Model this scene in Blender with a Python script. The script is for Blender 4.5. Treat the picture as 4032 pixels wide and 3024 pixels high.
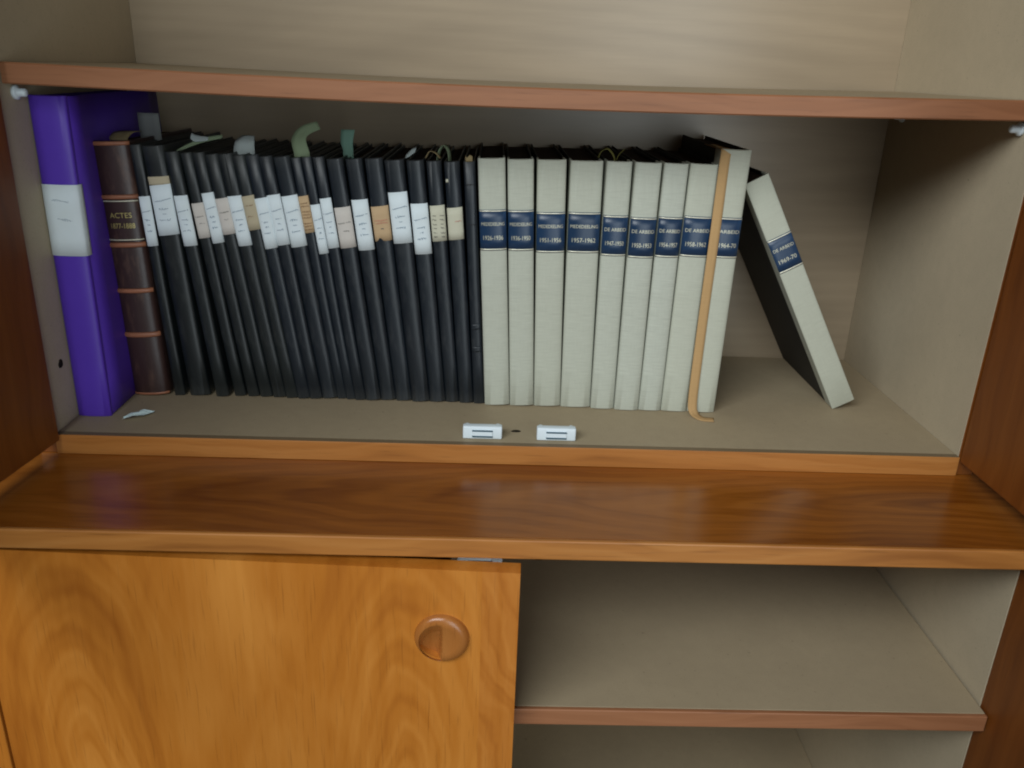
import bpy, bmesh, math, random
from mathutils import Vector, Matrix, noise

scene = bpy.context.scene
for _o in list(bpy.data.objects):
    bpy.data.objects.remove(_o)
COL = scene.collection
R = math.radians

# ------------------------------------------------------------------ camera
cam_d = bpy.data.cameras.new('camera')
cam = bpy.data.objects.new('camera', cam_d)
COL.objects.link(cam)
scene.camera = cam
YAW, PITCH, ROLL = 0.02988, 0.36319, 0.03824
fwd = Vector((math.sin(YAW)*math.cos(PITCH), math.cos(YAW)*math.cos(PITCH), -math.sin(PITCH)))
rt0 = Vector((math.cos(YAW), -math.sin(YAW), 0))
up0 = rt0.cross(fwd)
rt = math.cos(ROLL)*rt0 + math.sin(ROLL)*up0
up = -math.sin(ROLL)*rt0 + math.cos(ROLL)*up0
cam.matrix_world = Matrix(((rt.x, up.x, -fwd.x, 0.40884), (rt.y, up.y, -fwd.y, -0.74272),
                           (rt.z, up.z, -fwd.z, 0.34796), (0, 0, 0, 1)))
cam_d.sensor_width = 36
cam_d.lens = 29.324
cam_d.clip_start = 0.02
cam_d.clip_end = 60
cam_d.dof.use_dof = True
cam_d.dof.focus_distance = 0.86
cam_d.dof.aperture_fstop = 13.0
scene.render.resolution_x, scene.render.resolution_y = 1024, 768

# ------------------------------------------------------------------ world, window light, exposure
world = bpy.data.worlds.new('World')
scene.world = world
world.use_nodes = True
bg = world.node_tree.nodes['Background']
bg.inputs['Color'].default_value = (0.72, 0.80, 0.82, 1)
bg.inputs['Strength'].default_value = 0.024


def area(name, loc, target, sx, sy, power, color):
    d = bpy.data.lights.new(name, 'AREA')
    d.shape = 'RECTANGLE'
    d.size, d.size_y, d.energy, d.color = sx, sy, power, color
    o = bpy.data.objects.new(name, d)
    o.location = loc
    o.rotation_euler = (Vector(target)-Vector(loc)).to_track_quat('-Z', 'Y').to_euler()
    COL.objects.link(o)
    return o


area('window_light', (-0.70, -1.95, 1.62), (0.44, 0.1, 0.05), 2.1, 1.0, 65, (0.93, 0.985, 1.0))
area('window_light', (1.20, -2.70, 0.20), (0.44, 0.1, 0.05), 0.9, 2.0, 27, (0.86, 0.96, 1.0))

vs = scene.view_settings
vs.view_transform = 'Standard'
vs.look = 'None'
vs.exposure = 0.0
vs.gamma = 1.0
vs.use_curve_mapping = False
try:
    scene.cycles.filter_width = 2.0
except Exception:
    pass


# ------------------------------------------------------------------ materials
class NT:
    def __init__(self, name):
        self.m = bpy.data.materials.new(name)
        self.m.use_nodes = True
        self.t = self.m.node_tree
        self.b = self.t.nodes['Principled BSDF']

    def n(self, typ, **kw):
        nd = self.t.nodes.new(typ)
        for k, v in kw.items():
            if k.startswith('_'):
                setattr(nd, k[1:], v)
            else:
                key = int(k[1:]) if k[0] == 'i' and k[1:].isdigit() else k.replace('__', ' ')
                s = nd.inputs[key]
                if isinstance(v, bpy.types.NodeSocket):
                    self.t.links.new(v, s)
                else:
                    s.default_value = v
        return nd

    def math(self, op, a, b=0.0, c=0.0):
        return self.n('ShaderNodeMath', _operation=op, i0=a, i1=b, i2=c).outputs[0]

    def ramp(self, fac, stops):
        nd = self.n('ShaderNodeValToRGB', Fac=fac)
        el = nd.color_ramp.elements
        while len(el) < len(stops):
            el.new(0.5)
        for e, (p, c) in zip(el, stops):
            e.position = p
            e.color = (*c, 1)
        return nd.outputs['Color']

    def mix(self, f, a, b, mode='MIX'):
        nd = self.n('ShaderNodeMix', _data_type='RGBA', _blend_type=mode)
        for s, v in ((nd.inputs['Factor'], f), (nd.inputs['A'], a), (nd.inputs['B'], b)):
            if isinstance(v, bpy.types.NodeSocket):
                self.t.links.new(v, s)
            elif isinstance(v, (int, float)):
                s.default_value = v
            else:
                s.default_value = (*v, 1) if len(v) == 3 else v
        return nd.outputs['Result']

    def coord(self, scale=(1, 1, 1), loc=(0, 0, 0)):
        tc = self.n('ShaderNodeTexCoord')
        return self.n('ShaderNodeMapping', Vector=tc.outputs['Object'], Scale=scale, Location=loc).outputs[0]

    def noise(self, vec, scale, detail=3, rough=0.55, dist=0.0):
        return self.n('ShaderNodeTexNoise', Vector=vec, Scale=scale, Detail=detail, Roughness=rough,
                      Distortion=dist).outputs['Fac']

    def bump(self, h, strength, dist=0.0005):
        nd = self.n('ShaderNodeBump', Height=h, Strength=strength, Distance=dist)
        self.t.links.new(nd.outputs[0], self.b.inputs['Normal'])

    def fin(self, color, rough=0.5, spec=0.5, metal=0.0, coat=0.0, coat_rough=0.2):
        for k, v in (('Base Color', color), ('Roughness', rough), ('Specular IOR Level', spec),
                     ('Metallic', metal), ('Coat Weight', coat), ('Coat Roughness', coat_rough)):
            s = self.b.inputs[k]
            if isinstance(v, bpy.types.NodeSocket):
                self.t.links.new(v, s)
            elif k == 'Base Color':
                s.default_value = (*v, 1)
            else:
                s.default_value = v
        return self.m


def teak(name, dark, mid, light, axis, center=(0, 0, 0), mirror=None, freq=22.0, rough=0.32,
         stretch=0.11, contrast=1.0, across='x', spec=0.5, wob=0.05, fine_a=0.55, flame=0.0, fade=0.0):
    """veneer with cathedral figure: axis = grain direction, the figure is elongated along it"""
    t = NT(name)
    tc = t.n('ShaderNodeTexCoord').outputs['Object']
    sep = t.n('ShaderNodeSeparateXYZ', Vector=tc)
    ax = {'x': 0, 'y': 1, 'z': 2}
    al = sep.outputs[ax[axis]]
    ac = sep.outputs[ax[across]]
    low = t.noise(t.coord((3, 3, 3), (1.7, 0.3, 2.2)), 1.6, 2)
    if mirror is not None:
        ac = t.math('ABSOLUTE', t.math('SUBTRACT', ac, mirror))
        ac = t.math('SUBTRACT', ac, center[0])
    else:
        ac = t.math('SUBTRACT', ac, center[0])
    ac = t.math('ADD', ac, t.math('MULTIPLY', t.math('SUBTRACT', low, 0.5), 0.06))
    al2 = t.math('MULTIPLY', t.math('SUBTRACT', al, center[1]), stretch)
    comb = t.n('ShaderNodeCombineXYZ', X=ac, Y=al2, Z=0.0).outputs[0]
    ln = t.n('ShaderNodeVectorMath', _operation='LENGTH', i0=comb).outputs['Value']
    wobn = t.noise(comb, 14, 4)
    d = t.math('ADD', ln, t.math('MULTIPLY', t.math('SUBTRACT', wobn, 0.5), wob))
    band = t.math('SINE', t.math('MULTIPLY', d, 2*math.pi*freq*2))
    band2 = t.math('SINE', t.math('MULTIPLY', d, 2*math.pi*freq*5.3))
    sc = [9, 9, 9]
    for k in range(3):
        sc[k] = 130.0
    sc[ax[axis]] = 5.0
    fine = t.noise(t.coord(tuple(sc)), 1.0, 4, 0.6)
    sc2 = [520.0]*3
    sc2[ax[axis]] = 18.0
    pores = t.noise(t.coord(tuple(sc2)), 1.0, 2, 0.6)
    if fade:
        fd = t.math('MAXIMUM', 0.12, t.math('SUBTRACT', 1.0, t.math('MULTIPLY', t.math('ABSOLUTE', ac), fade)))
        band = t.math('MULTIPLY', band, fd)
        band2 = t.math('MULTIPLY', band2, fd)
    f = t.math('ADD', 0.5, t.math('MULTIPLY', band, 0.11*contrast))
    f = t.math('ADD', f, t.math('MULTIPLY', band2, 0.05*contrast))
    f = t.math('ADD', f, t.math('MULTIPLY', t.math('SUBTRACT', fine, 0.5), fine_a*contrast))
    f = t.math('ADD', f, t.math('MULTIPLY', t.math('SUBTRACT', low, 0.5), 0.7))
    if flame:
        sf = [11.0]*3
        sf[ax[axis]] = 3.2
        fl_ = t.noise(t.coord(tuple(sf), (4.2, 1.1, 2.9)), 1.0, 3, 0.55, 0.9)
        f = t.math('ADD', f, t.math('MULTIPLY', t.math('SUBTRACT', fl_, 0.5), flame))
    c = t.ramp(f, [(0.12, dark), (0.5, mid), (0.88, light)])
    pm = t.math('MULTIPLY', t.math('SUBTRACT', pores, 0.58), 5.0)
    pm = t.n('ShaderNodeClamp', Value=pm).outputs[0]
    c = t.mix(t.math('MULTIPLY', pm, 0.45), c, tuple(v*0.45 for v in dark))
    t.bump(pores, 0.06, 0.0003)
    rg = t.math('ADD', rough-0.06, t.math('MULTIPLY', fine, 0.14))
    return t.fin(c, rg, spec)


def flecked(name, base, rough=0.6, var=0.18, spec=0.3, fleck=0.6, bump=0.2):
    """smooth board with faint mottling and fine flecks"""
    t = NT(name)
    big = t.noise(t.coord((4, 4, 4), (3.1, 1.2, 0.4)), 1.5, 3)
    mid = t.noise(t.coord((90, 90, 90)), 1.0, 3)
    fin = t.noise(t.coord((700, 700, 700)), 1.0, 2)
    c = t.mix(big, tuple(v*(1-var) for v in base), tuple(min(1, v*(1+var)) for v in base))
    c = t.mix(t.math('MULTIPLY', mid, 0.4), c, tuple(v*0.72 for v in base))
    fl = t.n('ShaderNodeClamp', Value=t.math('MULTIPLY', t.math('SUBTRACT', fin, 0.60), 6.0)).outputs[0]
    c = t.mix(t.math('MULTIPLY', fl, fleck), c, tuple(v*0.55 for v in base))
    sp = t.noise(t.coord((210, 210, 210), (5, 2, 7)), 1.0, 1)
    sp = t.n('ShaderNodeClamp', Value=t.math('MULTIPLY', t.math('SUBTRACT', sp, 0.74), 14.0)).outputs[0]
    c = t.mix(t.math('MULTIPLY', sp, 0.5), c, tuple(v*0.4 for v in base))
    t.bump(fin, bump, 0.0003)
    return t.fin(c, rough, spec)


def veneer_back(name, base):
    t = NT(name)
    low = t.noise(t.coord((1.2, 1, 5.5), (0.4, 0, 1.7)), 2.0, 3, 0.5, 1.2)
    st = t.noise(t.coord((7, 1, 190)), 1.0, 4, 0.6)
    fi = t.noise(t.coord((30, 1, 700)), 1.0, 2, 0.6)
    w = t.n('ShaderNodeTexWave', Vector=t.coord((0.25, 1, 3.2), (0.1, 0, -1.05)), Scale=7.0, Distortion=3.0,
            Detail=2.0, _wave_type='RINGS', _rings_direction='Y').outputs['Fac']
    f = t.math('ADD', t.math('MULTIPLY', low, 0.55), t.math('MULTIPLY', st, 0.13))
    f = t.math('ADD', f, t.math('MULTIPLY', w, 0.05))
    c = t.ramp(f, [(0.25, tuple(v*0.74 for v in base)), (0.55, base), (0.85, tuple(v*1.22 for v in base))])
    c = t.mix(t.math('MULTIPLY', fi, 0.22), c, tuple(v*0.6 for v in base))
    return t.fin(c, 0.30, 0.40)


def cloth(name, base, weave=0.35):
    t = NT(name)
    oi = t.n('ShaderNodeObjectInfo').outputs['Random']
    h = t.noise(t.coord((60, 60, 1500)), 1.0, 3, 0.6)
    v = t.noise(t.coord((1500, 400, 90)), 1.0, 2, 0.6)
    big = t.noise(t.coord((12, 12, 9)), 1.0, 3)
    f = t.math('ADD', t.math('MULTIPLY', h, 0.7), t.math('MULTIPLY', v, 0.3))
    c = t.mix(f, tuple(x*(1-weave) for x in base), tuple(min(1, x*(1+weave*0.7)) for x in base))
    c = t.mix(t.math('MULTIPLY', big, 0.30), c, tuple(x*y for x, y in zip(base, (0.78, 0.76, 0.66))))
    c = t.mix(t.math('MULTIPLY', oi, 0.35), c, tuple(x*y for x, y in zip(base, (0.90, 0.85, 0.72))))
    t.bump(f, 0.35, 0.0003)
    return t.fin(c, 0.85, 0.2)


def leather(name, base, rough=0.48, scuff=(0.16, 0.11, 0.08), amt=0.3, grain=700, spec=0.5, wear=0.0):
    t = NT(name)
    g = t.noise(t.coord((grain, grain, grain)), 1.0, 3)
    s = t.noise(t.coord((90, 90, 25), (0.3, 2.0, 1.1)), 1.0, 5, 0.7)
    sm = t.n('ShaderNodeClamp', Value=t.math('MULTIPLY', t.math('SUBTRACT', s, 0.54), 4.0)).outputs[0]
    oi = t.n('ShaderNodeObjectInfo').outputs['Random']
    b2 = tuple(v*1.5 for v in base)
    c = t.mix(t.math('MULTIPLY', oi, 0.6), base, b2)
    c = t.mix(t.math('MULTIPLY', sm, amt), c, scuff)
    if wear:
        zz = t.n('ShaderNodeSeparateXYZ', Vector=t.n('ShaderNodeTexCoord').outputs['Object']).outputs[2]
        hi = t.n('ShaderNodeMapRange', Value=zz, i1=0.246, i2=0.262).outputs[0]
        lo_ = t.n('ShaderNodeMapRange', Value=zz, i1=0.014, i2=0.0).outputs[0]
        ed = t.math('MULTIPLY', t.math('ADD', hi, lo_), t.noise(t.coord((300, 300, 160), (1, 4, 2)), 1.0, 4, 0.7))
        c = t.mix(t.math('MULTIPLY', ed, wear), c, scuff)
        fd = t.noise(t.coord((18, 18, 5), (2, 7, 1)), 1.0, 3, 0.6)
        fd = t.n('ShaderNodeClamp', Value=t.math('MULTIPLY', t.math('SUBTRACT', fd, 0.52), 4.0)).outputs[0]
        c = t.mix(t.math('MULTIPLY', fd, 0.16), c, (0.05, 0.055, 0.055))
    t.bump(g, 0.25, 0.0003)
    rg = t.math('ADD', rough, t.math('MULTIPLY', t.math('SUBTRACT', s, 0.5), 0.25))
    return t.fin(c, rg, spec)


def paper(name, base, rough=0.75, stain=(0.8, 0.76, 0.66), spec=0.25):
    t = NT(name)
    a = t.noise(t.coord((60, 60, 60)), 1.0, 4)
    b = t.noise(t.coord((1200, 1200, 1200)), 1.0, 2)
    c = t.mix(t.math('MULTIPLY', a, 0.45), base, tuple(x*y for x, y in zip(base, stain)))
    c = t.mix(t.math('MULTIPLY', b, 0.12), c, tuple(x*0.7 for x in base))
    t.bump(b, 0.08, 0.0002)
    return t.fin(c, rough, spec)


def pages(name, base):
    t = NT(name)
    s = t.noise(t.coord((2600, 25, 25)), 1.0, 2, 0.6)
    b = t.noise(t.coord((40, 40, 40)), 1.0, 3)
    c = t.mix(s, tuple(v*0.45 for v in base), tuple(v*1.2 for v in base))
    c = t.mix(t.math('MULTIPLY', b, 0.4), c, tuple(v*0.5 for v in base))
    t.bump(s, 0.4, 0.0004)
    return t.fin(c, 0.9, 0.1)


def plain(name, base, rough=0.5, spec=0.5, metal=0.0, var=0.12, scale=120):
    t = NT(name)
    a = t.noise(t.coord((scale,)*3), 1.0, 3)
    c = t.mix(a, tuple(v*(1-var) for v in base), tuple(min(1, v*(1+var)) for v in base))
    return t.fin(c, rough, spec, metal)


M = {}
M['teak_door'] = teak('teak_door_veneer', (0.31, 0.082, 0.006), (0.50, 0.168, 0.019), (0.64, 0.250, 0.042), 'z',
                      center=(0.150, -0.285), mirror=0.225, freq=30, stretch=0.30, rough=0.40, contrast=0.80, wob=0.030, fine_a=0.34, flame=1.1, fade=9.0)
M['teak_strip'] = teak('teak_door_strip', (0.31, 0.086, 0.009), (0.48, 0.160, 0.021), (0.58, 0.218, 0.038), 'z',
                       center=(0.9, 0.4), freq=30, stretch=0.5, rough=0.40, contrast=0.9)
M['teak_counter'] = teak('teak_counter_veneer', (0.165, 0.043, 0.004), (0.29, 0.090, 0.010), (0.38, 0.132, 0.019), 'x',
                         center=(-0.068, 0.86), freq=42, stretch=0.115, rough=0.22, contrast=0.95, across='y', wob=0.03, fine_a=0.34, flame=0.9, fade=6.0)
M['teak_edge'] = teak('teak_edge', (0.27, 0.092, 0.016), (0.43, 0.165, 0.034), (0.53, 0.23, 0.060), 'x',
                      center=(0.3, 0.1), freq=30, stretch=0.03, rough=0.42, contrast=0.8, across='z')
M['teak_shelf_edge'] = teak('teak_shelf_edge', (0.21, 0.080, 0.031), (0.31, 0.126, 0.054), (0.37, 0.158, 0.072), 'x',
                            center=(0.3, 0.1), freq=30, stretch=0.03, rough=0.5, contrast=0.6, across='z')
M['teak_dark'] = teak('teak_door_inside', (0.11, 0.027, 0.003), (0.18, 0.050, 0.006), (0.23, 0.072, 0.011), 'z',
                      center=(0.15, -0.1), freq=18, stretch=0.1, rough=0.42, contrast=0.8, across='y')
M['teak_knob'] = teak('teak_knob', (0.22, 0.066, 0.012), (0.36, 0.125, 0.026), (0.43, 0.165, 0.040), 'z',
                      center=(0.3, 0.1), freq=30, stretch=0.1, rough=0.26, contrast=0.5)
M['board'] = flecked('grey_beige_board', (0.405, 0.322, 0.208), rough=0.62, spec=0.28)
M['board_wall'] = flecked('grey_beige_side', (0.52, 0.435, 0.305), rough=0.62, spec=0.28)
M['strip_dark'] = flecked('worn_brown_strip', (0.205, 0.150, 0.086), rough=0.6)
M['back'] = veneer_back('pale_back_veneer', (0.47, 0.368, 0.252))
M['cloth'] = cloth('cream_cloth', (0.53, 0.555, 0.485))
M['black'] = leather('black_cover', (0.0065, 0.0095, 0.0105), rough=0.42, scuff=(0.07, 0.075, 0.07), amt=0.35, wear=0.7)
M['black2'] = leather('blue_black_cover', (0.0070, 0.0110, 0.0160), rough=0.40, scuff=(0.08, 0.085, 0.085), amt=0.35, wear=0.7)
M['black_board'] = plain('black_board_paper', (0.012, 0.012, 0.012), 0.6, 0.35)
M['brown'] = leather('brown_leather', (0.034, 0.016, 0.014), rough=0.40, scuff=(0.16, 0.085, 0.055), amt=0.55, grain=400)
M['band'] = leather('tan_leather', (0.26, 0.10, 0.050), rough=0.5, scuff=(0.12, 0.05, 0.03), amt=0.5, grain=400)
M['pages'] = pages('aged_pages', (0.15, 0.105, 0.070))
M['pages_dark'] = pages('dark_brown_pages', (0.065, 0.043, 0.032))  # same paper pattern in a darker brown than the aged pages
M['purple'] = plain('purple_plastic', (0.088, 0.032, 0.42), 0.48, 0.5, var=0.05)
M['white_label'] = paper('white_label', (0.76, 0.85, 0.90))
M['pink_label'] = paper('pinkish_label', (0.66, 0.62, 0.58))
M['tan_label'] = paper('tan_label', (0.50, 0.44, 0.31), stain=(0.75, 0.65, 0.55))
M['orange_label'] = paper('orange_tan_label', (0.58, 0.42, 0.25), stain=(0.75, 0.62, 0.5))
M['cream_label'] = paper('cream_label', (0.60, 0.59, 0.47))
M['ink'] = plain('grey_blue_ink', (0.21, 0.28, 0.35), 0.7, 0.2)
M['ink_dark'] = plain('faded_black_ink', (0.16, 0.15, 0.13), 0.7, 0.2)
M['ink_brown'] = plain('brown_ink', (0.20, 0.10, 0.05), 0.7, 0.2)
M['ink_red'] = plain('red_ink', (0.55, 0.20, 0.16), 0.7, 0.2)
M['blue'] = leather('blue_spine_label', (0.009, 0.030, 0.072), rough=0.36, scuff=(0.03, 0.09, 0.2), amt=0.4, grain=900)
M['gold'] = plain('pale_gold', (0.62, 0.60, 0.46), 0.40, 0.6, 0.25)
M['gold_bright'] = plain('bright_gold', (0.86, 0.84, 0.68), 0.32, 0.7, 0.35)
M['old_gold'] = plain('old_gold', (0.46, 0.38, 0.14), 0.40, 0.6, 0.3)
M['ribbon'] = cloth('tan_ribbon_cloth', (0.52, 0.33, 0.155), 0.2)
M['slip_white'] = paper('white_slip', (0.44, 0.50, 0.50))
M['slip_green'] = paper('pale_green_slip', (0.25, 0.32, 0.20))
M['slip_teal'] = paper('teal_slip', (0.17, 0.30, 0.24))
M['slip_tan'] = paper('tan_slip', (0.32, 0.25, 0.13))
M['slip_yellow'] = paper('yellow_green_slip', (0.36, 0.34, 0.10))
M['slip_grey'] = paper('grey_slip', (0.22, 0.23, 0.23))
M['plastic'] = plain('white_plastic', (0.74, 0.83, 0.88), 0.38, 0.5, var=0.04)
M['steel'] = plain('dark_blue_steel', (0.05, 0.12, 0.17), 0.35, 0.5, 0.4)
M['hole'] = plain('hole_dark', (0.02, 0.016, 0.012), 0.9, 0.1)
M['scrap'] = paper('white_scrap', (0.66, 0.82, 0.84))


# ------------------------------------------------------------------ mesh helpers
def link(name, me, mat, parent=None, smooth=False):
    if mat:
        me.materials.append(M[mat] if isinstance(mat, str) else mat)
    if smooth:
        for p in me.polygons:
            p.use_smooth = True
    o = bpy.data.objects.new(name, me)
    COL.objects.link(o)
    if parent:
        o.parent = parent
    return o


def mk(name, verts, faces, mat, parent=None, smooth=False):
    me = bpy.data.meshes.new(name)
    me.from_pydata([tuple(v) for v in verts], [], faces)
    bm = bmesh.new()
    bm.from_mesh(me)
    bmesh.ops.recalc_face_normals(bm, faces=bm.faces)
    bm.to_mesh(me)
    bm.free()
    me.update()
    return link(name, me, mat, parent, smooth)


def box_bm(x0, x1, y0, y1, z0, z1, bev=0.0006, seg=2):
    bm = bmesh.new()
    bmesh.ops.create_cube(bm, size=1)
    for v in bm.verts:
        v.co = Vector(((x0+x1)/2+v.co.x*(x1-x0), (y0+y1)/2+v.co.y*(y1-y0), (z0+z1)/2+v.co.z*(z1-z0)))
    if bev:
        bmesh.ops.bevel(bm, geom=list(bm.edges), offset=bev, segments=seg, affect='EDGES', profile=0.5)
    return bm


def bm_obj(name, bm, mat, parent=None, smooth=False):
    me = bpy.data.meshes.new(name)
    bm.to_mesh(me)
    bm.free()
    return link(name, me, mat, parent, smooth)


def box(name, x0, x1, y0, y1, z0, z1, mat, parent=None, bev=0.0006):
    return bm_obj(name, box_bm(x0, x1, y0, y1, z0, z1, bev), mat, parent)


def thing(name, loc, label, cat, group=None, rot=(0, 0, 0)):
    o = bpy.data.objects.new(name, None)
    o.empty_display_size = 0.02
    o.location = loc
    o.rotation_euler = rot
    o['label'] = label
    o['category'] = cat
    if group:
        o['group'] = group
    COL.objects.link(o)
    return o


def tag(o, label, cat, group=None):
    o['label'] = label
    o['category'] = cat
    if group:
        o['group'] = group
    return o


def sheet(name, rows, mat, parent=None, thick=0.0003, smooth=True):
    """a thin solid sheet from a grid of points; thickness along vertex normals"""
    nr, nc = len(rows), len(rows[0])
    vs_ = [Vector(p) for r in rows for p in r]
    fs = [(i*nc+j, i*nc+j+1, (i+1)*nc+j+1, (i+1)*nc+j) for i in range(nr-1) for j in range(nc-1)]
    nor = [Vector((0, 0, 0)) for _ in vs_]
    for f in fs:
        n = (vs_[f[1]]-vs_[f[0]]).cross(vs_[f[3]]-vs_[f[0]])
        for k in f:
            nor[k] += n
    top = [v+(n.normalized()*thick if n.length > 0 else Vector((0, 0, 0))) for v, n in zip(vs_, nor)]
    N_ = len(vs_)
    faces = [tuple(reversed(f)) for f in fs] + [tuple(k+N_ for k in f) for f in fs]
    rim = [j for j in range(nc)] + [i*nc+nc-1 for i in range(1, nr)] + \
          [(nr-1)*nc+j for j in range(nc-2, -1, -1)] + [i*nc for i in range(nr-2, 0, -1)]
    for a, b in zip(rim, rim[1:]+rim[:1]):
        faces.append((a, b, b+N_, a+N_))
    return mk(name, vs_+top, faces, mat, parent, smooth)


_tx = {}


def text_mesh(s):
    if s in _tx:
        return _tx[s]
    cu = bpy.data.curves.new('t', 'FONT')
    cu.body = s
    cu.resolution_u = 3
    o = bpy.data.objects.new('t', cu)
    COL.objects.link(o)
    dg = bpy.context.evaluated_depsgraph_get()
    me = o.evaluated_get(dg).to_mesh()
    v = [(p.co.x, p.co.y) for p in me.vertices]
    f = [tuple(p.vertices) for p in me.polygons]
    o.evaluated_get(dg).to_mesh_clear()
    bpy.data.objects.remove(o)
    bpy.data.curves.remove(cu)
    x0, x1 = min(p[0] for p in v), max(p[0] for p in v)
    y0, y1 = min(p[1] for p in v), max(p[1] for p in v)
    v = [((p[0]-x0)/(x1-x0)-0.5, (p[1]-y0)/(y1-y0)-0.5) for p in v]
    _tx[s] = (v, f)
    return _tx[s]


def prof(t, b, n=2.0, m=2.0):
    """spine outline: y (negative = towards the viewer) as a function of x"""
    def y(x):
        u = min(1.0, abs(2*x/t))
        return -b*max(0.0, 1-u**n)**(1/m)
    return y


def spine_solid(name, t, h, b, n, m, mat, parent, z0=0.0, back=0.0006, off=0.0, cols=14, dome=0.0007, wav=0.0):
    y = prof(t, b, n, m)
    xs = [-math.cos(math.pi*i/cols)*t/2 for i in range(cols+1)]
    levels = [(z0, 0.75), (z0+dome, 1.0)] + [(z0+h*k/6, 1.0) for k in range(1, 6)] + [(z0+h-dome, 1.0), (z0+h, 0.75)]
    V, F = [], []
    W_ = cols+3
    ph = random.random()*9
    for (z, k) in levels:
        w = wav*math.sin(z*30+ph)
        for x in xs:
            V.append((x, y(x)*k-off*(1 if k == 1 else 0)+w*(1-abs(2*x/t)), z))
        V.append((t/2, back, z))
        V.append((-t/2, back, z))
    for i in range(len(levels)-1):
        for j in range(W_):
            a, c = i*W_+j, i*W_+(j+1) % W_
            F.append((a, c, c+W_, a+W_))
    F.append(tuple(range(W_-1, -1, -1)))
    L_ = (len(levels)-1)*W_
    F.append(tuple(range(L_, L_+W_)))
    o = mk(name, V, F, mat, parent, True)
    sm = o.modifiers.new('edge', 'EDGE_SPLIT')
    sm.split_angle = R(50)
    return o


def spine_label(name, t, yf, z0, z1, mat, parent, off=0.0004, cols=14, frac=0.985, tilt=0.0, cut=None):
    """paper or leather piece that follows the spine outline"""
    xs = [-math.cos(math.pi*i/cols)*t/2*frac for i in range(cols+1)]
    rows = []
    for k in range(5):
        row = []
        for x in xs:
            z = z0+(z1-z0)*k/4
            z += tilt*x
            if cut and k == 0:
                z += cut(x)
            row.append((x, yf(x)-off, z))
        rows.append(row)
    return sheet(name, rows, mat, parent, 0.00025)


def lettering(name, s, w, h, zc, yf, mat, parent, xc=0.0, off=0.0009, slant=0.0):
    v, f = text_mesh(s)
    V = []
    for (a, b) in v:
        x = xc+a*w+slant*b*h
        V.append((x, yf(x)-off, zc+b*h))
    return mk(name, V, f, mat, parent)


def scribble(lines, yf, mat, parent, rnd, off=0.0009, lw=0.00046):
    """handwriting: wavering pen lines that follow the label. lines = (xc, width, zc, height, slope)"""
    V, F = [], []
    for (xc, w, zc, hgt, slope) in lines:
        n = max(10, int(w/0.00042))
        ph = [rnd.uniform(0, 6.28) for _ in range(3)]
        fr = rnd.uniform(1.7, 2.4)
        pts = []
        for i in range(n):
            u = i/(n-1)
            x = xc-w/2+w*u+0.0006*math.sin(fr*i*0.55+ph[1])
            a = hgt*(0.55+0.45*math.sin(i*0.23+ph[2]))
            z = zc+slope*(u-0.5)*w+a*0.5*math.sin(fr*i*0.62+ph[0])
            pts.append((x, z))
        gap = {rnd.randrange(n) for _ in range(max(1, n//12))}
        for i in range(n-1):
            if i in gap:
                continue
            (xa, za), (xb, zb) = pts[i], pts[i+1]
            d = math.hypot(xb-xa, zb-za) or 1
            nx, nz = -(zb-za)/d*lw/2, (xb-xa)/d*lw/2
            k = len(V)
            for (x, z) in ((xa+nx, za+nz), (xb+nx, zb+nz), (xb-nx, zb-nz), (xa-nx, za-nz)):
                V.append((x, yf(x)-off, z))
            F.append((k, k+1, k+2, k+3))
    return mk('handwriting', V, F, mat, parent)


# ------------------------------------------------------------------ upper cabinet
XL, W, D = -0.009, 0.880, 0.298
ZTOP = 0.70
cab = thing('wall_cabinet', (0, 0, -0.0198), 'open teak wall cabinet with grey beige inside standing on the sideboard', 'cabinet')
CO = 0.0198          # parts are placed in cabinet coordinates: z is measured from its foot


def cbox(name, x0, x1, y0, y1, z0, z1, mat, parent=cab, bev=0.0006):
    return box(name, x0, x1, y0, y1, z0+CO, z1+CO, mat, parent, bev)


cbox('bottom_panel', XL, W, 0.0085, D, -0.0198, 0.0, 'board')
cbox('bottom_edge', XL, W, 0.0, 0.0014, -0.0198, 0.0002, 'teak_edge', bev=0.0004)
cbox('dark_front_strip', XL, W, 0.0015, 0.0084, -0.0198, 0.0001, 'strip_dark', bev=0)
for x0, x1, fx0, fx1 in ((XL-0.018, XL-0.0002, XL-0.018, XL-0.0002), (W+0.0002, W+0.018, W+0.0002, W+0.018)):
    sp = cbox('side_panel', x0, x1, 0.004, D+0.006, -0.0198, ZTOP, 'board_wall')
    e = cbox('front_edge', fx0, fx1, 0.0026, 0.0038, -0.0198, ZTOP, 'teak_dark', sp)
cbox('back_panel', XL, W, D+0.0003, D+0.006, -0.0198, ZTOP, 'back', bev=0)
cbox('top_panel', XL, W, 0.0, D, ZTOP-0.02, ZTOP-0.0004, 'board')


# the sagging loose shelf
def shelf_z(x):
    u = (x-XL)/(W-XL)
    return 0.0015-0.0048*math.sin(math.pi*u)


def sag_slab(name, x0, x1, y0, y1, z0, z1, mat, parent, n=24):
    V, F = [], []
    c = 0.0012
    sec = [(y0+c, z0), (y1, z0), (y1, z1), (y0+c, z1), (y0, z1-c), (y0, z0+c)]
    k = len(sec)
    for i in range(n+1):
        x = x0+(x1-x0)*i/n
        for (y, z) in sec:
            V.append((x, y, z+shelf_z(x)+CO))
    for i in range(n):
        for j in range(k):
            F.append((i*k+j, i*k+(j+1) % k, (i+1)*k+(j+1) % k, (i+1)*k+j))
    F.append(tuple(range(k)))
    F.append(tuple(range(n*k+k-1, n*k-1, -1)))
    return mk(name, V, F, mat, parent)


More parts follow.
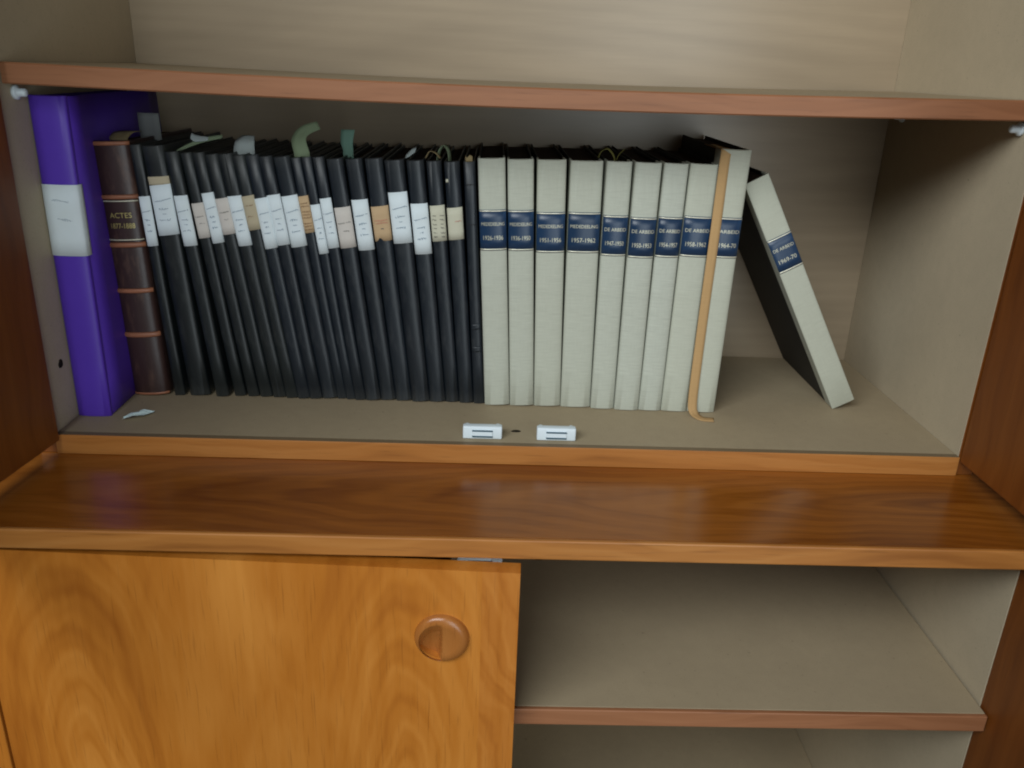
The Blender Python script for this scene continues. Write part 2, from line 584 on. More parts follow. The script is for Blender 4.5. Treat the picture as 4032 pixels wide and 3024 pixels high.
shelf = sag_slab('shelf', XL+0.001, W-0.001, 0.0165, D-0.004, 0.3183, 0.3352, 'board', cab)
sag_slab('shelf_edge', XL+0.001, W-0.001, 0.0115, 0.0163, 0.3180, 0.3354, 'teak_shelf_edge', shelf)


# shelf pins: a round plate on the side panel with a nose under the shelf
def pin(x, y, z, s):
    V, F = [], []
    seg = 14
    prf = [(0.0, 0.0062), (0.0025, 0.0062), (0.0032, 0.0050), (0.0045, 0.0036), (0.0095, 0.0036), (0.0105, 0.0025)]
    for (a, r) in prf:
        for k in range(seg):
            an = 2*math.pi*k/seg
            V.append((x+s*a, y+r*math.cos(an), z+CO+r*math.sin(an)))
    for i in range(len(prf)-1):
        for k in range(seg):
            F.append((i*seg+k, i*seg+(k+1) % seg, (i+1)*seg+(k+1) % seg, (i+1)*seg+k))
    F.append(tuple(range(seg)))
    F.append(tuple(range((len(prf)-1)*seg, len(prf)*seg)))
    o = mk('shelf_pin', V, F, 'plastic', cab, True)


pin(XL, 0.030, 0.3120, 1)
pin(W, 0.030, 0.3120, -1)
pin(W, 0.262, 0.3100, -1)
pin(XL, 0.262, 0.3100, 1)


# drilled holes (shallow dark dishes with a rim)
def dish(name, c, axis, r, parent, sx=1.0):
    V, F = [], []
    seg = 16
    rnd = random.Random(5)
    for (rr, hh) in ((r*1.25, 0.0), (r, 0.00045), (r*0.8, 0.0003)):
        for k in range(seg):
            an = 2*math.pi*k/seg
            q = rr*(1+0.12*rnd.uniform(-1, 1))
            if axis == 'z':
                V.append((c[0]+q*sx*math.cos(an), c[1]+q*math.sin(an), c[2]+hh))
            else:
                V.append((c[0]+hh*axis, c[1]+q*math.cos(an), c[2]+q*math.sin(an)))
    for i in range(2):
        for k in range(seg):
            F.append((i*seg+k, i*seg+(k+1) % seg, (i+1)*seg+(k+1) % seg, (i+1)*seg+k))
    F.append(tuple(range(2*seg, 3*seg)))
    return mk(name, V, F, 'hole', parent, True)


dish('screw_hole', (0.4381, 0.0369, CO+0.0001), 'z', 0.0023, cab, 1.7)
dish('pin_hole', (XL-0.0001, 0.032, 0.0615+CO), 1, 0.0035, cab)


# magnetic catches
def catch(x0, y0, z0, parent, up_=1):
    c = bpy.data.objects.new('magnetic_catch', None)
    c.empty_display_size = 0.01
    COL.objects.link(c)
    c.parent = parent
    c.location = (x0, y0, z0)
    h = 0.0135
    body = bm_obj('catch_body', box_bm(0, 0.039, 0, 0.0085, 0, h, 0.0014, 3), 'plastic', c, True)
    bm_obj('catch_tray', box_bm(0.001, 0.038, 0.0086, 0.0145, 0, h*0.72, 0.001, 2), 'plastic', c)
    for xe in (0.0042, 0.0348):
        bm = bmesh.new()
        bmesh.ops.create_uvsphere(bm, u_segments=14, v_segments=8, radius=0.0030)
        for v in bm.verts:
            v.co = Vector((v.co.x+xe, v.co.y+0.0112, v.co.z*0.8+h*0.74))
        bm_obj('screw_head', bm, 'plastic', c, True)
    bm_obj('magnet_nose', box_bm(0.0095, 0.0295, -0.0013, 0.0002, 0.0023, 0.0103, 0.0004, 2), 'plastic', c)
    for zz in (0.0085, 0.0024):
        bm_obj('steel_strip', box_bm(0.0093, 0.0297, -0.0016, -0.0002, zz, zz+0.0017, 0.0003, 1), 'steel', c)
    return c


catch(0.3845, 0.0148, CO+0.0002, cab)
catch(0.4582, 0.0150, CO+0.0002, cab)


# open doors of the upper cabinet
def hung_door(name, hinge, ang, length, th, z0, z1, side, mat, parent, zoff):
    """slab whose inside face starts at the hinge point and runs towards the room"""
    o = bm_obj(name, box_bm(0 if side > 0 else -th, th if side > 0 else 0, -length, 0, z0, z1, 0.0012, 2), mat, parent)
    o.location = (hinge[0], hinge[1], zoff)
    o.rotation_euler = (0, 0, ang)
    e = bm_obj('edge_strip', box_bm(0.0003 if side > 0 else -th+0.0003, th-0.0003 if side > 0 else -0.0003,
                                   -length-0.004, -length-0.0002, z0+0.0003, z1-0.0003, 0.0008, 1), 'teak_edge', o)
    return o


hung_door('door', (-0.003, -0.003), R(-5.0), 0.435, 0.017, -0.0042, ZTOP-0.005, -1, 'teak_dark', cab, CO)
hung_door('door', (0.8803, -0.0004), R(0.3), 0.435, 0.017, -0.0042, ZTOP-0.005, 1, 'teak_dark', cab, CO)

# ------------------------------------------------------------------ sideboard
ZB = -0.60
side = thing('sideboard', (0, 0, ZB), 'teak sideboard with dark counter top and a round-knobbed door ajar beside an open bay', 'sideboard')
SO = -ZB
CT, CB = -0.0200, -0.0379        # counter top / underside


def sbox(name, x0, x1, y0, y1, z0, z1, mat, parent=side, bev=0.0006):
    return box(name, x0, x1, y0, y1, z0+SO, z1+SO, mat, parent, bev)


counter = sbox('counter_top', -0.60, 1.45, -0.1365, 0.31, CB, CT, 'teak_counter', bev=0)
sbox('counter_edge', -0.60, 1.45, -0.1412, -0.1367, CB-0.0002, CT+0.0003, 'teak_edge', counter, bev=0.0013)
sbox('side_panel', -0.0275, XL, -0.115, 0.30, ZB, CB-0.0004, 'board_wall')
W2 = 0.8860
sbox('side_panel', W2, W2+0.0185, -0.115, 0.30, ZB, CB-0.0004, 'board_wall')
sbox('divider', 0.380, 0.398, -0.112, 0.30, ZB+0.02, CB-0.0004, 'board_wall')
sbox('back_panel', -0.0275, W2+0.0185, 0.3003, 0.306, ZB, CB-0.0004, 'back', bev=0)
sbox('floor_panel', XL+0.0004, 0.3796, -0.115, 0.2999, -0.588, -0.570, 'board')
sbox('floor_panel', 0.3984, W2-0.0004, -0.115, 0.2999, -0.588, -0.570, 'board')
ls = sbox('shelf', 0.3988, W2-0.002, -0.1275, 0.296, -0.2213, -0.2042, 'board')
sbox('shelf_edge', 0.3988, W2-0.002, -0.1322, -0.1277, -0.2215, -0.2040, 'teak_shelf_edge', ls, bev=0.0009)
sbox('shelf', XL+0.002, 0.3790, -0.105, 0.296, -0.2213, -0.2042, 'board')
dish('screw_hole', (0.475, 0.12, SO-0.2042+0.0001), 'z', 0.0026, side, 1.6)
hung_door('door', (0.8858, -0.1154), R(0.5), 0.435, 0.016, -0.57, -0.0435, 1, 'teak_dark', side, SO)

# the neighbouring closed door
sbox('door', -0.470, -0.0268, -0.1335, -0.118, -0.57, -0.0437, 'teak_door', bev=0.0012)

# the door ajar: built in its own frame, hinge at the left end, front face at local y = 0
DA = math.atan2(0.0200, 0.4635)
DL, DT = 0.4640, 0.0155
DZ0, DZ1 = -0.57, -0.0440
KX, KZ, KR = 0.3992, -0.1115, 0.0238         # knob centre in door coordinates
bm = bmesh.new()
NS, HR, HD = 40, KR*0.93, 0.0125
x0, x1 = 0.0, DL-0.0317
rc = lambda y: [bm.verts.new((x, y, z)) for (x, z) in ((x0, DZ0), (x1, DZ0), (x1, DZ1), (x0, DZ1))]
fr, bk = rc(0.0), rc(DT)
ci = [bm.verts.new((KX+HR*math.cos(2*math.pi*k/NS), 0.0, KZ+HR*math.sin(2*math.pi*k/NS))) for k in range(NS)]
cj = [bm.verts.new((v.co.x, HD, v.co.z)) for v in ci]
eds = [bm.edges.new((fr[k], fr[(k+1) % 4])) for k in range(4)]
eds += [bm.edges.new((ci[k], ci[(k+1) % NS])) for k in range(NS)]
bmesh.ops.triangle_fill(bm, use_beauty=True, use_dissolve=False, edges=eds)
for k in range(4):
    bm.faces.new((fr[k], fr[(k+1) % 4], bk[(k+1) % 4], bk[k]))
bm.faces.new(bk)
for k in range(NS):
    bm.faces.new((ci[k], ci[(k+1) % NS], cj[(k+1) % NS], cj[k]))
bm.faces.new(cj)
bmesh.ops.recalc_face_normals(bm, faces=bm.faces)
door = bm_obj('door', bm, 'teak_door', side)
door.location = (-0.0240, -0.1330, SO)
door.rotation_euler = (0, 0, -DA)
bm_obj('edge_strip', box_bm(DL-0.03169, DL, 0.0, DT, DZ0, DZ1, 0), 'teak_strip', door)

# turned knob: a raised ring, the right half closed by a lip, the left half scooped out
V, F = [], []
NR, NA = 44, 120


def knob_h(r, a):
    """height in front of the door face at radius r (0..1), angle a"""
    x, z = r*math.cos(a), r*math.sin(a)
    if r > 0.62:
        base = 0.0062*math.sqrt(max(0.0, 1-((r-0.62)/0.38)**2.4))
    else:
        base = 0.0062-0.0012*(1-(r/0.62)**2)
    hx, hz = (x+0.06)/0.76, (z+0.10)/0.80
    hr = math.hypot(hx, hz)
    if x < 0.03 and hr < 1:
        u = 0.5-0.5*max(-1.0, min(1.0, z/0.72))           # 0 at the top, 1 at the foot
        e = min(1.0, (1-hr)/(0.03+0.60*(1-u)))
        side_ = min(1.0, max(0.0, (0.03-x)/0.05))
        dp = (0.0020+0.0140*u)*(e**0.6)*(0.25+0.75*side_)
        return base-dp, dp*(0.2+0.8*u)
    return base, 0.0


for i in range(NR+1):
    r = i/NR
    for k in range(NA):
        a = 2*math.pi*(k+0.25)/NA
        y, dp = knob_h(r, a) if i < NR else (-0.0012, 0.0)        # the foot of the hollow runs in under its rim
        V.append((KX+KR*r*math.cos(a)-0.35*dp, -y, KZ+KR*r*math.sin(a)-0.75*dp))
for i in range(NR):
    for k in range(NA):
        F.append((i*NA+k, i*NA+(k+1) % NA, (i+1)*NA+(k+1) % NA, (i+1)*NA+k))
mk('knob', V, F, 'teak_knob', door, True)
# upside-down catch under the counter, over the door ajar
cc = catch(0.3862, -0.1280, SO+CB-0.0138, side)

# ------------------------------------------------------------------ ring binder
rnd = random.Random(11)
BX0, BX1 = -0.0085, 0.0245
bw = BX1-BX0
binder = thing('ring_binder', ((BX0+BX1)/2, 0.0500, 0.0), 'purple ring binder with large white paper spine label', 'binder')
BH = 0.3095
yb = prof(bw, 0.0042, 2.6, 2.0)
spine_solid('spine', bw, BH, 0.0042, 2.6, 2.0, 'purple', binder, back=0.003, cols=20)


def binder_board(sgn):
    rows = []
    for k in range(9):
        z = 0.0008+(BH-0.0016)*k/8
        row = []
        for j in range(9):
            y = 0.0032+0.238*j/8
            u = min(1.0, y/0.065)
            dx = -0.0115*u*u*(z/BH)**1.2 if sgn > 0 else 0.0
            row.append((sgn*(bw/2-0.0002)+dx, y, z))
        rows.append(row)
    if sgn < 0:
        rows = [list(reversed(r)) for r in rows]
    return sheet('cover_board', rows, 'purple', binder, -0.0020)


binder_board(1)
binder_board(-1)
box('page_block', -0.0135, 0.0008, 0.020, 0.225, 0.004, 0.300, 'pages', binder)
pts = [(-math.cos(math.pi*i/20)*bw/2, ) for i in range(21)]
outl = [(p[0], yb(p[0])-0.0006) for p in pts]+[(bw/2+0.0005, 0.0012), (bw/2+0.0005, 0.0035), (bw/2+0.0004, 0.0062)]
pl = sheet('paper_label', [[(x, y, z) for (x, y) in outl] for z in (0.1655, 0.1820, 0.1990, 0.2150, 0.2318)], 'white_label', binder, 0.0003)
scribble([(0.000, 0.0150, 0.2170, 0.0022, -0.12), (0.0022, 0.0135, 0.1995, 0.0026, -0.18)], yb, 'ink', pl, rnd)


# ------------------------------------------------------------------ books
def place_book(name, label, cat, group, xc, t, ang, y):
    """lean = degrees the top is tipped towards -x; the lower corner rests on the cabinet floor"""
    a = R(ang)
    return thing(name, (xc, y, t/2*abs(math.sin(a))+0.0002), label, cat, group, (0, -a, 0))


def case_book(root, t, h, d, b, n, m, spine_mat, board_mat, page_mat, cloth_w=0.0, cloth_mat=None, th=0.0022, wav=0.0):
    spine_solid('spine', t, h, b, n, m, spine_mat, root, wav=wav)
    for s in (-1, 1):
        xa, xb = sorted((s*t/2, s*(t/2-th)))
        y0 = 0.0009
        if cloth_w:
            box('cloth_edge', xa, xb, y0, cloth_w, 0.0002, h-0.0002, cloth_mat, root, 0.0005)
            xi, xo = sorted((s*(t/2-0.0004), s*(t/2-th)))
            box('cover_board', xi, xo, cloth_w+0.0002, d, 0.0004, h-0.0004, board_mat, root, 0.0005)
        else:
            box('cover_board', xa, xb, y0, d, 0.0002, h-0.0002, board_mat, root, 0.0006)
    box('page_block', -t/2+th+0.0002, t/2-th-0.0002, 0.0012, d-0.004, 0.0022, h-0.0040, page_mat, root, 0.0004)


ORD = ['first', 'second', 'third', 'fourth', 'fifth', 'sixth', 'seventh', 'eighth', 'ninth', 'tenth', 'eleventh',
       'twelfth', 'thirteenth', 'fourteenth', 'fifteenth', 'sixteenth', 'seventeenth', 'eighteenth', 'nineteenth',
       'twentieth', 'twenty-first', 'twenty-second']

# cream cloth books: measured foot positions, leaning gently in a fan
cw_edge = [0.4049, 0.4325, 0.4590, 0.4884, 0.5214, 0.5472, 0.5740, 0.5988, 0.6278, 0.6581]
cw_ang = [2.9, 2.5, 1.8, 1.0, 0.4, -0.1, -0.55, -0.8, -0.75]
cw_txt = [('MEDEDEELING', '1926-1936'), ('MEDEDEELING', '1936-1950'), ('MEDEDEELING', '1951-1956'),
          ('MEDEDEELING', '1957-1962'), ('DE ARBEID', '1947-1950'), ('DE ARBEID', '1950-1953'),
          ('DE ARBEID', '1954-1957'), ('DE ARBEID', '1958-1962'), ('ARBEID', '1964-70'), ('DE ARBEID', '1969-70')]
cw_y = [0.1075, 0.1082, 0.1090, 0.1085, 0.1060, 0.1040, 0.1045, 0.1040, 0.1035]
cw_h = [0.2625, 0.2625, 0.2630, 0.2632, 0.2640, 0.2642, 0.2642, 0.2645, 0.2795]


def blue_label(root, t, yf, z0, z1, txt, xo=0.0, part=1.0):
    lab = spine_label('blue_label', t, yf, z0, z1, 'blue', root, frac=0.99)
    for za in (z0+0.0006, z1-0.0018):
        rows = [[(x, yf(x)-0.00075, zz) for x in [-math.cos(math.pi*i/12)*t/2*0.985 for i in range(13)]]
                for zz in (za, za+0.0011)]
        sheet('gold_rule', rows, 'gold_bright', lab, 0.0001)
    hz = z1-z0
    lettering('title_lettering', txt[0], t*0.86*part, 0.0034, z0+hz*0.655, yf, 'gold', lab, xc=xo)
    lettering('year_lettering', txt[1], t*0.74*part, 0.0044, z0+hz*0.315, yf, 'gold', lab, xc=xo)


cream_left = []
for i in range(9):
    t = cw_edge[i+1]-cw_edge[i]-0.0004
    xc = (cw_edge[i]+cw_edge[i+1])/2
    if i == 8:
        lb = 'taller cream cloth book with blue spine label behind the hanging tan ribbon'
    else:
        lb = '%s cream cloth book from the black books, blue spine label with gold lettering' % ORD[i]
    r_ = place_book('cream_book', lb, 'book', 'cream cloth books standing in a row', xc, t, cw_ang[i], cw_y[i])
    h = cw_h[i]
    d = 0.292-cw_y[i]
    case_book(r_, t, h, d, 0.0042, 2.5, 2.0, 'cloth', 'black_board', 'pages_dark', 0.024, 'cloth')
    z0 = 0.1712+0.0007*math.sin(i*2.3) + (0.0012 if i > 6 else 0.0)-(0.0012 if 3 < i < 7 else 0)
    yf = prof(t, 0.0042, 2.5, 2.0)
    blue_label(r_, t, yf, z0, z0+0.0412, cw_txt[i], xo=0.0030 if i == 8 else 0.0, part=0.8 if i == 8 else 1.0)

# the leaning cream book
T10, H10, A10 = 0.0262, 0.2775, 28.6
p10 = place_book('cream_book', 'cream cloth book with black boards leaning against the row, blue spine label', 'book',
                 'cream cloth books standing in a row', 0.8085, T10, A10, 0.1215)
case_book(p10, T10, H10, 0.1735, 0.0016, 4.0, 2.0, 'cloth', 'black_board', 'pages_dark', 0.020, 'cloth')
blue_label(p10, T10, prof(T10, 0.0016, 4.0, 2.0), 0.1735, 0.2125, cw_txt[9])

# black books: thickness list and paper labels; packed leftwards from the first cream book
mid_w = [.0115, .0226, .0137, .0130, .0127, .0143, .0158, .0138, .0143, .0148, .0184, .0107, .0108, .0120, .0184,
         .0187, .0192, .0211, .0190, .0167, .0172, .0126]
bot_w = [.0148, .0271, .0225, .0137, .0165, .0149, .0151, .0140, .0144, .0119, .0163, .0121, .0097, .0144, .0136,
         .0141, .0198, .0194, .0176, .0134, .0153, .0118]
b_ang = [3.6, 4.7, 6.2, 7.4, 7.9, 8.2, 8.4, 8.5, 8.5, 8.5, 8.4, 8.2, 8.0, 7.7, 7.3, 6.8, 6.2, 5.8, 5.3, 4.8, 4.2, 3.4]
b_lab = [('w', .2135, .1636), ('tw', .2328, .1748), ('w', .2151, .1647), ('p', .2077, .1726), ('w', .2182, .1679),
         ('p', .2132, .1772), ('w', .2160, .1660), ('t', .2169, .1829), ('w', .2151, .1645), ('w', .2187, .1683),
         ('w', .2179, .1665), ('o', .2184, .1816), ('w', .2105, .1607), ('w', .2173, .1672), ('p', .2087, .1677),
         ('w', .2166, .1655), ('o', .2108, .1756), ('w', .2256, .1743), ('w', .2149, .1636), ('c', .2137, .1775),
         ('c', .2124, .1799), None]
desc = {'w': 'white handwritten paper label', 'tw': 'white label topped by tan strip',
        'p': 'faded pinkish paper label', 't': 'olive tan paper label', 'o': 'orange tan paper label',
        'c': 'cream paper label'}
mats = {'w': 'white_label', 'tw': 'white_label', 'p': 'pink_label', 't': 'tan_label', 'o': 'orange_label', 'c': 'cream_label'}
tw0 = [0.85*a+0.15*b for a, b in zip(mid_w, bot_w)]
gap = 0.00025
HB = 0.2600


def pack(k):
    """foot centres of the black books, each touching its right-hand neighbour"""
    nx0, nx1, nz1 = cw_edge[0]-0.0002, cw_edge[0]-0.0002-0.2625*math.sin(R(cw_ang[0])), 0.2625
    out = [0]*22
    for i in range(21, -1, -1):
        a, t = R(b_ang[i]), tw0[i]*k
        sm_, sn_ = -math.tan(a), (nx1-nx0)/nz1
        foot = min((nx0+sn_*z)-sm_*z-gap/math.cos(a) for z in (0.0, t*math.sin(a), HB*math.cos(a)))
        out[i] = foot+math.tan(a)*t*math.sin(a)-t/2*math.cos(a)
        nx0 = out[i]-t/2*math.cos(a)
        nx1, nz1 = nx0-HB*math.sin(a), HB*math.cos(a)
    return out, nx0, nx1


ka, kb = 0.6, 1.3
for _ in range(40):
    kk = (ka+kb)/2
    if pack(kk)[2] < 0.0510:
        kb = kk
    else:
        ka = kk
centres, nx0, nx1 = pack(kk)
tw = [w*kk for w in tw0]
LEFT0, LEFT1 = nx0, nx1

for i in range(22):
    rnd = random.Random(100+i)
    t, a = tw[i], b_ang[i]
    lab = b_lab[i]
    where = '%s black book from the brown leather book' % ORD[i]
    lb = where+', '+desc[lab[0]] if lab else 'black book without paper label between the labelled books and the cream books, worn spine'
    y0 = 0.1090+rnd.uniform(-0.0016, 0.0016)+0.005*0.5
    b = min(0.0040, t*0.24)
    r_ = place_book('black_book', lb, 'book', 'black books with paper spine labels', centres[i], t, a, y0)
    h = HB+rnd.uniform(-0.0012, 0.0008)+(0.005 if i < 2 else 0)-0.001
    case_book(r_, t, h, 0.290-y0, b, 2.3, 2.0, 'black' if i < 8 else 'black2', 'black', 'pages_dark', th=0.0018, wav=0.0004)
    yf = prof(t, b, 2.3, 2.0)
    if not lab:
        # frayed head of the spine
        rows = [[(x, yf(x)*0.9-0.0002, h-0.0002+0.0025*k+0.0008*rnd.uniform(-1, 1)*k) for x in
                 [-0.0035+0.007*j/5 for j in range(6)]] for k in range(3)]
        sheet('frayed_head', rows, 'slip_tan', r_, 0.0004)
        for zz in (0.196, 0.236):
            spine_label('worn_ridge', t, yf, zz, zz+0.0008, 'black_board', r_, off=0.0003, frac=0.8)
        for zz in (0.060, 0.085):
            spine_label('worn_patch', t, yf, zz, zz+0.006, 'black2', r_, off=0.0003, frac=0.75, tilt=0.1)
        continue
    kind, z1, z0 = lab
    ca = 1/math.cos(R(a))
    z1, z0 = z1*ca, z0*ca
    tilt = rnd.uniform(-0.02, 0.05)
    cutf = None
    if i == 16:
        cutf = lambda x: 0.004*math.exp(-((x+0.003)/0.0022)**2)
    ztop = z1
    if kind == 'tw':
        spine_label('tan_strip', t, yf, 0.2247*ca, z1, 'tan_label', r_, frac=0.97)
        ztop = 0.2247*ca
    pl = spine_label('paper_label', t, yf, z0, ztop, mats[kind], r_, off=0.0005, tilt=tilt, cut=cutf)
    H_ = ztop-z0
    w = t*0.74
    yfl = lambda x, yf=yf: yf(x)-0.0004
    if kind in ('w', 'tw'):
        scribble([(0.0006, w, z0+H_*0.70, 0.0013, 0.16), (0.0004, w*0.62, z0+H_*0.53, 0.0024, 0.03),
                  (0.0008, w*0.26, z0+H_*0.43, 0.0016, 0.0), (0.0002, w*0.66, z0+H_*0.31, 0.0022, 0.03)],
                 yfl, 'ink', pl, rnd)
    elif kind == 'p':
        scribble([(0.0, w, z0+H_*0.62, 0.0012, 0.05), (0.001, w*0.5, z0+H_*0.42, 0.0012, 0.0)], yfl, 'ink_dark', pl, rnd)
    elif kind == 't':
        scribble([(-0.001, w*0.5, z0+H_*0.40, 0.0016, 0.0), (0.0, w*0.8, z0+H_*0.72, 0.0010, 0.05)], yfl, 'ink_brown', pl, rnd)
    elif kind == 'o':
        if i == 11:
            scribble([(0.0, w, z0+H_*q, 0.0016, 0.02) for q in (0.80, 0.72, 0.58, 0.50, 0.42, 0.26, 0.18, 0.09)],
                     yfl, 'ink_brown', pl, rnd, lw=0.0005)
        else:
            scribble([(0.0, w, z0+H_*q, 0.0014, 0.04) for q in (0.60, 0.52)], yfl, 'ink_red', pl, rnd)
            scribble([(0.0005, w*0.25, z0+H_*0.36, 0.0016, 0)], yfl, 'ink_dark', pl, rnd, lw=0.0008)
    else:
        if i == 19:
            scribble([(xx, 0.0034, z0+H_*q, 0.0016, -0.1) for xx in (-0.0035, 0.0042)
                      for q in (0.72, 0.60, 0.48, 0.37, 0.24, 0.13)], yfl, 'ink_dark', pl, rnd, lw=0.0006)
        else:
            scribble([(0.003, w*0.5, z0+H_*0.58, 0.0008, 0.08)], yfl, 'ink_red', pl, rnd)
    if i == 20:
        sheet('sticker_scrap', [[(-0.0070+0.0028*j, yf(-0.0062)-0.0006, 0.2380+0.0032*k) for j in range(2)] for k in range(2)],
              'cream_label', r_, 0.0003)

# brown leather book
TL = 0.0385
AL = 2.4
rnd = random.Random(3)
xl_ = LEFT0-0.0006-TL/2*math.cos(R(AL))
xl_ = min(xl_, LEFT1-0.0006+0.264*math.sin(R(AL))-TL/2*math.cos(R(AL)))
lea = place_book('leather_book', 'thick brown leather book with raised tan bands and gold lines beside the purple binder', 'book',
                 None, xl_, TL, AL, 0.1135)
HL = 0.2655
case_book(lea, TL, HL, 0.176, 0.0078, 2.0, 2.0, 'brown', 'brown', 'pages', th=0.0028, wav=0.0003)
yl = prof(TL, 0.0078, 2.0, 2.0)
for (za, zb_) in ((.2096, .2141), (.1612, .1664), (.1135, .1184), (.0655, .0711)):
    xs = [-math.cos(math.pi*i/16)*TL/2*0.99 for i in range(17)]
    rows = []
    for k in range(7):
        u = k/6
        o_ = 0.0003+0.0016*math.sqrt(max(0, 1-(2*u-1)**2))
        rows.append([(x*(1+o_/TL), yl(x)-o_, za+(zb_-za)*u) for x in xs])
    sheet('raised_band', rows, 'band', lea, 0.0002)
for (za, zb_) in ((0.2615, 0.2652), (0.0004, 0.0030)):
    xs = [-math.cos(math.pi*i/16)*TL/2*0.99 for i in range(17)]
    sheet('tan_cap', [[(x, yl(x)-0.0005, z) for x in xs] for z in (za, (za+zb_)/2, zb_)], 'band', lea, 0.0003)
for z in (0.2072, 0.1684):
    xs = [-math.cos(math.pi*i/16)*TL/2*0.97 for i in range(17)]
    sheet('gold_rule', [[(x, yl(x)-0.0003, z+0.0011*k) for x in xs] for k in range(2)], 'gold', lea, 0.0002)
lettering('title_lettering', 'ACTES', 0.0215, 0.0052, 0.1937, yl, 'old_gold', lea, xc=0.001, off=0.0006)
lettering('year_lettering', '1877-1888', 0.0235, 0.0052, 0.1832, yl, 'old_gold', lea, xc=0.0015, off=0.0006)


# ------------------------------------------------------------------ ribbon on the taller cream book
def strip(name, path, widths, wdir, mat, label, cat, group=None, thick=0.0004, sub=4):
    """paper or cloth strip swept along a path (Catmull-Rom); wdir = direction of its width (single or per point)"""
    P = [Vector(p) for p in path]
    base = P[0].copy()
    P = [p-base for p in P]
    if not isinstance(wdir, list):
        wdir = [wdir]*len(P)
    if not isinstance(widths, list):
        widths = [widths]*len(P)
    rows = []
    for i in range(len(P)-1):
        p0, p1, p2, p3 = P[max(0, i-1)], P[i], P[i+1], P[min(len(P)-1, i+2)]
        for k in range(sub+(1 if i == len(P)-2 else 0)):
            u = k/sub
            q = 0.5*((2*p1)+(p2-p0)*u+(2*p0-5*p1+4*p2-p3)*u*u+(3*p1-p0-3*p2+p3)*u**3)
            wv = Vector(wdir[i]).lerp(Vector(wdir[i+1]), u).normalized()
            w = widths[i]*(1-u)+widths[i+1]*u
            rows.append([q+wv*w*(c-0.5) for c in (0, 0.33, 0.67, 1.0)])
    o = sheet(name, rows, mat, None, thick)
    o.location = base
    return tag(o, label, cat, group)


X9 = 0.6278
strip('ribbon', [(X9+0.0075, 0.170, 0.2790), (X9+0.0078, 0.130, 0.2793), (X9+0.0080, 0.1055, 0.2800),
                 (X9+0.0078, 0.1000, 0.2770), (X9+0.0070, 0.0990, 0.262), (X9+0.0062, 0.0985, 0.20), (X9+0.0050, 0.0985, 0.13),
                 (X9+0.0040, 0.0980, 0.06), (X9+0.0036, 0.0965, 0.014), (X9+0.0050, 0.0920, 0.0035), (X9+0.0085, 0.0850, 0.0012),
                 (X9+0.0140, 0.0805, 0.0008), (X9+0.0240, 0.0785, 0.0012)],
      [0.0100]*9+[0.0100, 0.0105, 0.0110, 0.0105],
      [(1, 0, 0)]*9+[(1, 0.1, 0), (0.9, 0.5, 0), (0.45, 0.9, 0), (0.2, 1, 0)],
      'ribbon', 'tan cloth ribbon hanging down the spine of the taller cream book onto the cabinet floor', 'ribbon', thick=0.0005)

# ------------------------------------------------------------------ paper slips between the pages
GS = 'paper slips sticking out of the books'
X = (1, 0, 0)
strip('paper_slip', [(0.0480, 0.175, 0.245), (0.0470, 0.176, 0.262), (0.0462, 0.176, 0.2895)], [0.021, 0.022, 0.022], X, 'slip_grey',
      'square grey paper slip standing above the brown leather book', 'paper slip', GS)
strip('paper_slip', [(0.0245, 0.150, 0.262), (0.0240, 0.150, 0.2655), (0.0262, 0.158, 0.2705), (0.0300, 0.172, 0.2710)],
      [0.016, 0.019, 0.020, 0.018], X, 'slip_tan', 'tan paper slip bulging from the top of the brown leather book', 'paper slip', GS)
strip('paper_slip', [(0.0885, 0.130, 0.2560), (0.1000, 0.136, 0.2625), (0.1150, 0.142, 0.2680), (0.1300, 0.148, 0.2710)],
      [0.004, 0.0045, 0.005, 0.004], (0, 0.5, 0.85), 'slip_green', 'narrow pale green slip lying slantwise across the black book tops', 'paper slip', GS)
strip('paper_slip', [(0.1010, 0.140, 0.2715), (0.1060, 0.139, 0.2690), (0.1180, 0.140, 0.2690)],
      [0.006, 0.008, 0.004], (0.1, 0.6, 0.8), 'slip_white', 'small folded white slip resting on the narrow pale green slip', 'paper slip', GS)
strip('paper_slip', [(0.1575, 0.128, 0.2480), (0.1570, 0.128, 0.2590), (0.1575, 0.131, 0.2680), (0.1590, 0.139, 0.2735)],
      [0.019, 0.021, 0.019, 0.012], X, 'slip_white', 'rounded whitish slip curling back above the black books', 'paper slip', GS)
strip('paper_slip', [(0.2170, 0.122, 0.2450), (0.2160, 0.121, 0.2600), (0.2130, 0.124, 0.2730), (0.2190, 0.130, 0.2815), (0.2310, 0.136, 0.2860)],
      [0.0150, 0.0155, 0.0145, 0.0110, 0.0080], [(1, 0, 0.1), (1, 0, 0.1), (1, 0, 0.1), (0.7, 0, -0.6), (0.35, 0, -0.9)], 'slip_green',
      'tall pale green slip bent over towards the right above the black books', 'paper slip', GS)
strip('paper_slip', [(0.2590, 0.140, 0.2440), (0.2590, 0.140, 0.2620), (0.2575, 0.142, 0.2700), (0.2590, 0.143, 0.2825)],
      [0.0105, 0.0105, 0.0125, 0.0140], X, 'slip_teal', 'upright creased teal paper slip above the black books', 'paper slip', GS)
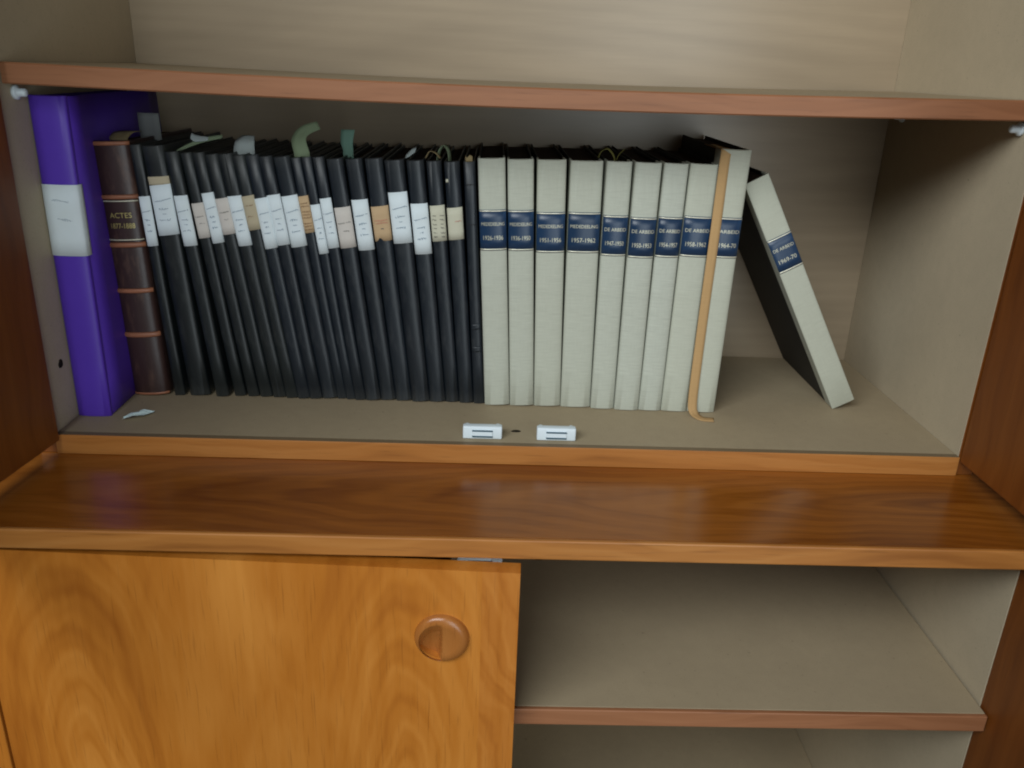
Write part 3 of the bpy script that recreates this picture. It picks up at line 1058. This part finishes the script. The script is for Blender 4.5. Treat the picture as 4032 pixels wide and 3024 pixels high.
strip('paper_slip', [(0.3190, 0.124, 0.2600), (0.3235, 0.124, 0.2635), (0.3290, 0.128, 0.2665)],
      [0.004, 0.009, 0.006], (0.2, 0.6, 0.75), 'slip_white', 'small torn white scrap lying on the black book tops', 'paper slip', GS)
strip('paper_slip', [(0.3505, 0.132, 0.2500), (0.3520, 0.132, 0.2640), (0.3570, 0.134, 0.2715), (0.3620, 0.134, 0.2660), (0.3635, 0.134, 0.2550)],
      [0.009]*5, (0.3, 0.95, 0), 'slip_green', 'pale green slip arched into a loop beside the cream labels', 'paper slip', GS)
strip('paper_slip', [(0.3400, 0.118, 0.2600), (0.3440, 0.119, 0.2665), (0.3500, 0.120, 0.2650), (0.3545, 0.120, 0.2600)],
      [0.007]*4, (0.2, 0.95, 0), 'slip_tan', 'tan slip curled over a black book head', 'paper slip', GS)
strip('paper_slip', [(0.5150, 0.150, 0.2560), (0.5180, 0.150, 0.2680), (0.5250, 0.150, 0.2725), (0.5320, 0.148, 0.2660), (0.5345, 0.147, 0.2560)],
      [0.006]*5, (0.3, 0.9, 0.1), 'slip_yellow', 'yellowish paper loop between the cream book tops', 'paper slip', GS)
strip('paper_slip', [(0.5330, 0.146, 0.2560), (0.5370, 0.148, 0.2670), (0.5430, 0.152, 0.2720)],
      [0.006, 0.007, 0.007], (0.3, 0.9, 0.2), 'slip_yellow', 'yellowish paper tongue next to the paper loop on the cream books', 'paper slip', GS)

# ------------------------------------------------------------------ crumpled scrap on the cabinet floor
rnd = random.Random(8)
rows = []
for i in range(9):
    u = i/8
    row = []
    for j in range(6):
        v = j/5
        x = 0.0225*u+0.0012*rnd.uniform(-1, 1)
        y = 0.018*u+(v-0.5)*0.009*(0.35+1.1*math.sin(math.pi*min(1, u*0.9+0.05)))+0.0008*rnd.uniform(-1, 1)
        z = 0.0008+0.0042*(math.sin(2.6*u+0.35))*(0.35+0.65*abs(math.sin(v*5+u*4)))+0.0006*rnd.random()
        row.append((x, y, max(0.0006, z)))
    rows.append(row)
sc = sheet('paper_scrap', rows, 'scrap', None, 0.0003, smooth=False)
sc.location = (0.0405, 0.0400, 0.0)
tag(sc, 'crumpled white paper scrap lying on the cabinet floor by the binder', 'paper scrap')
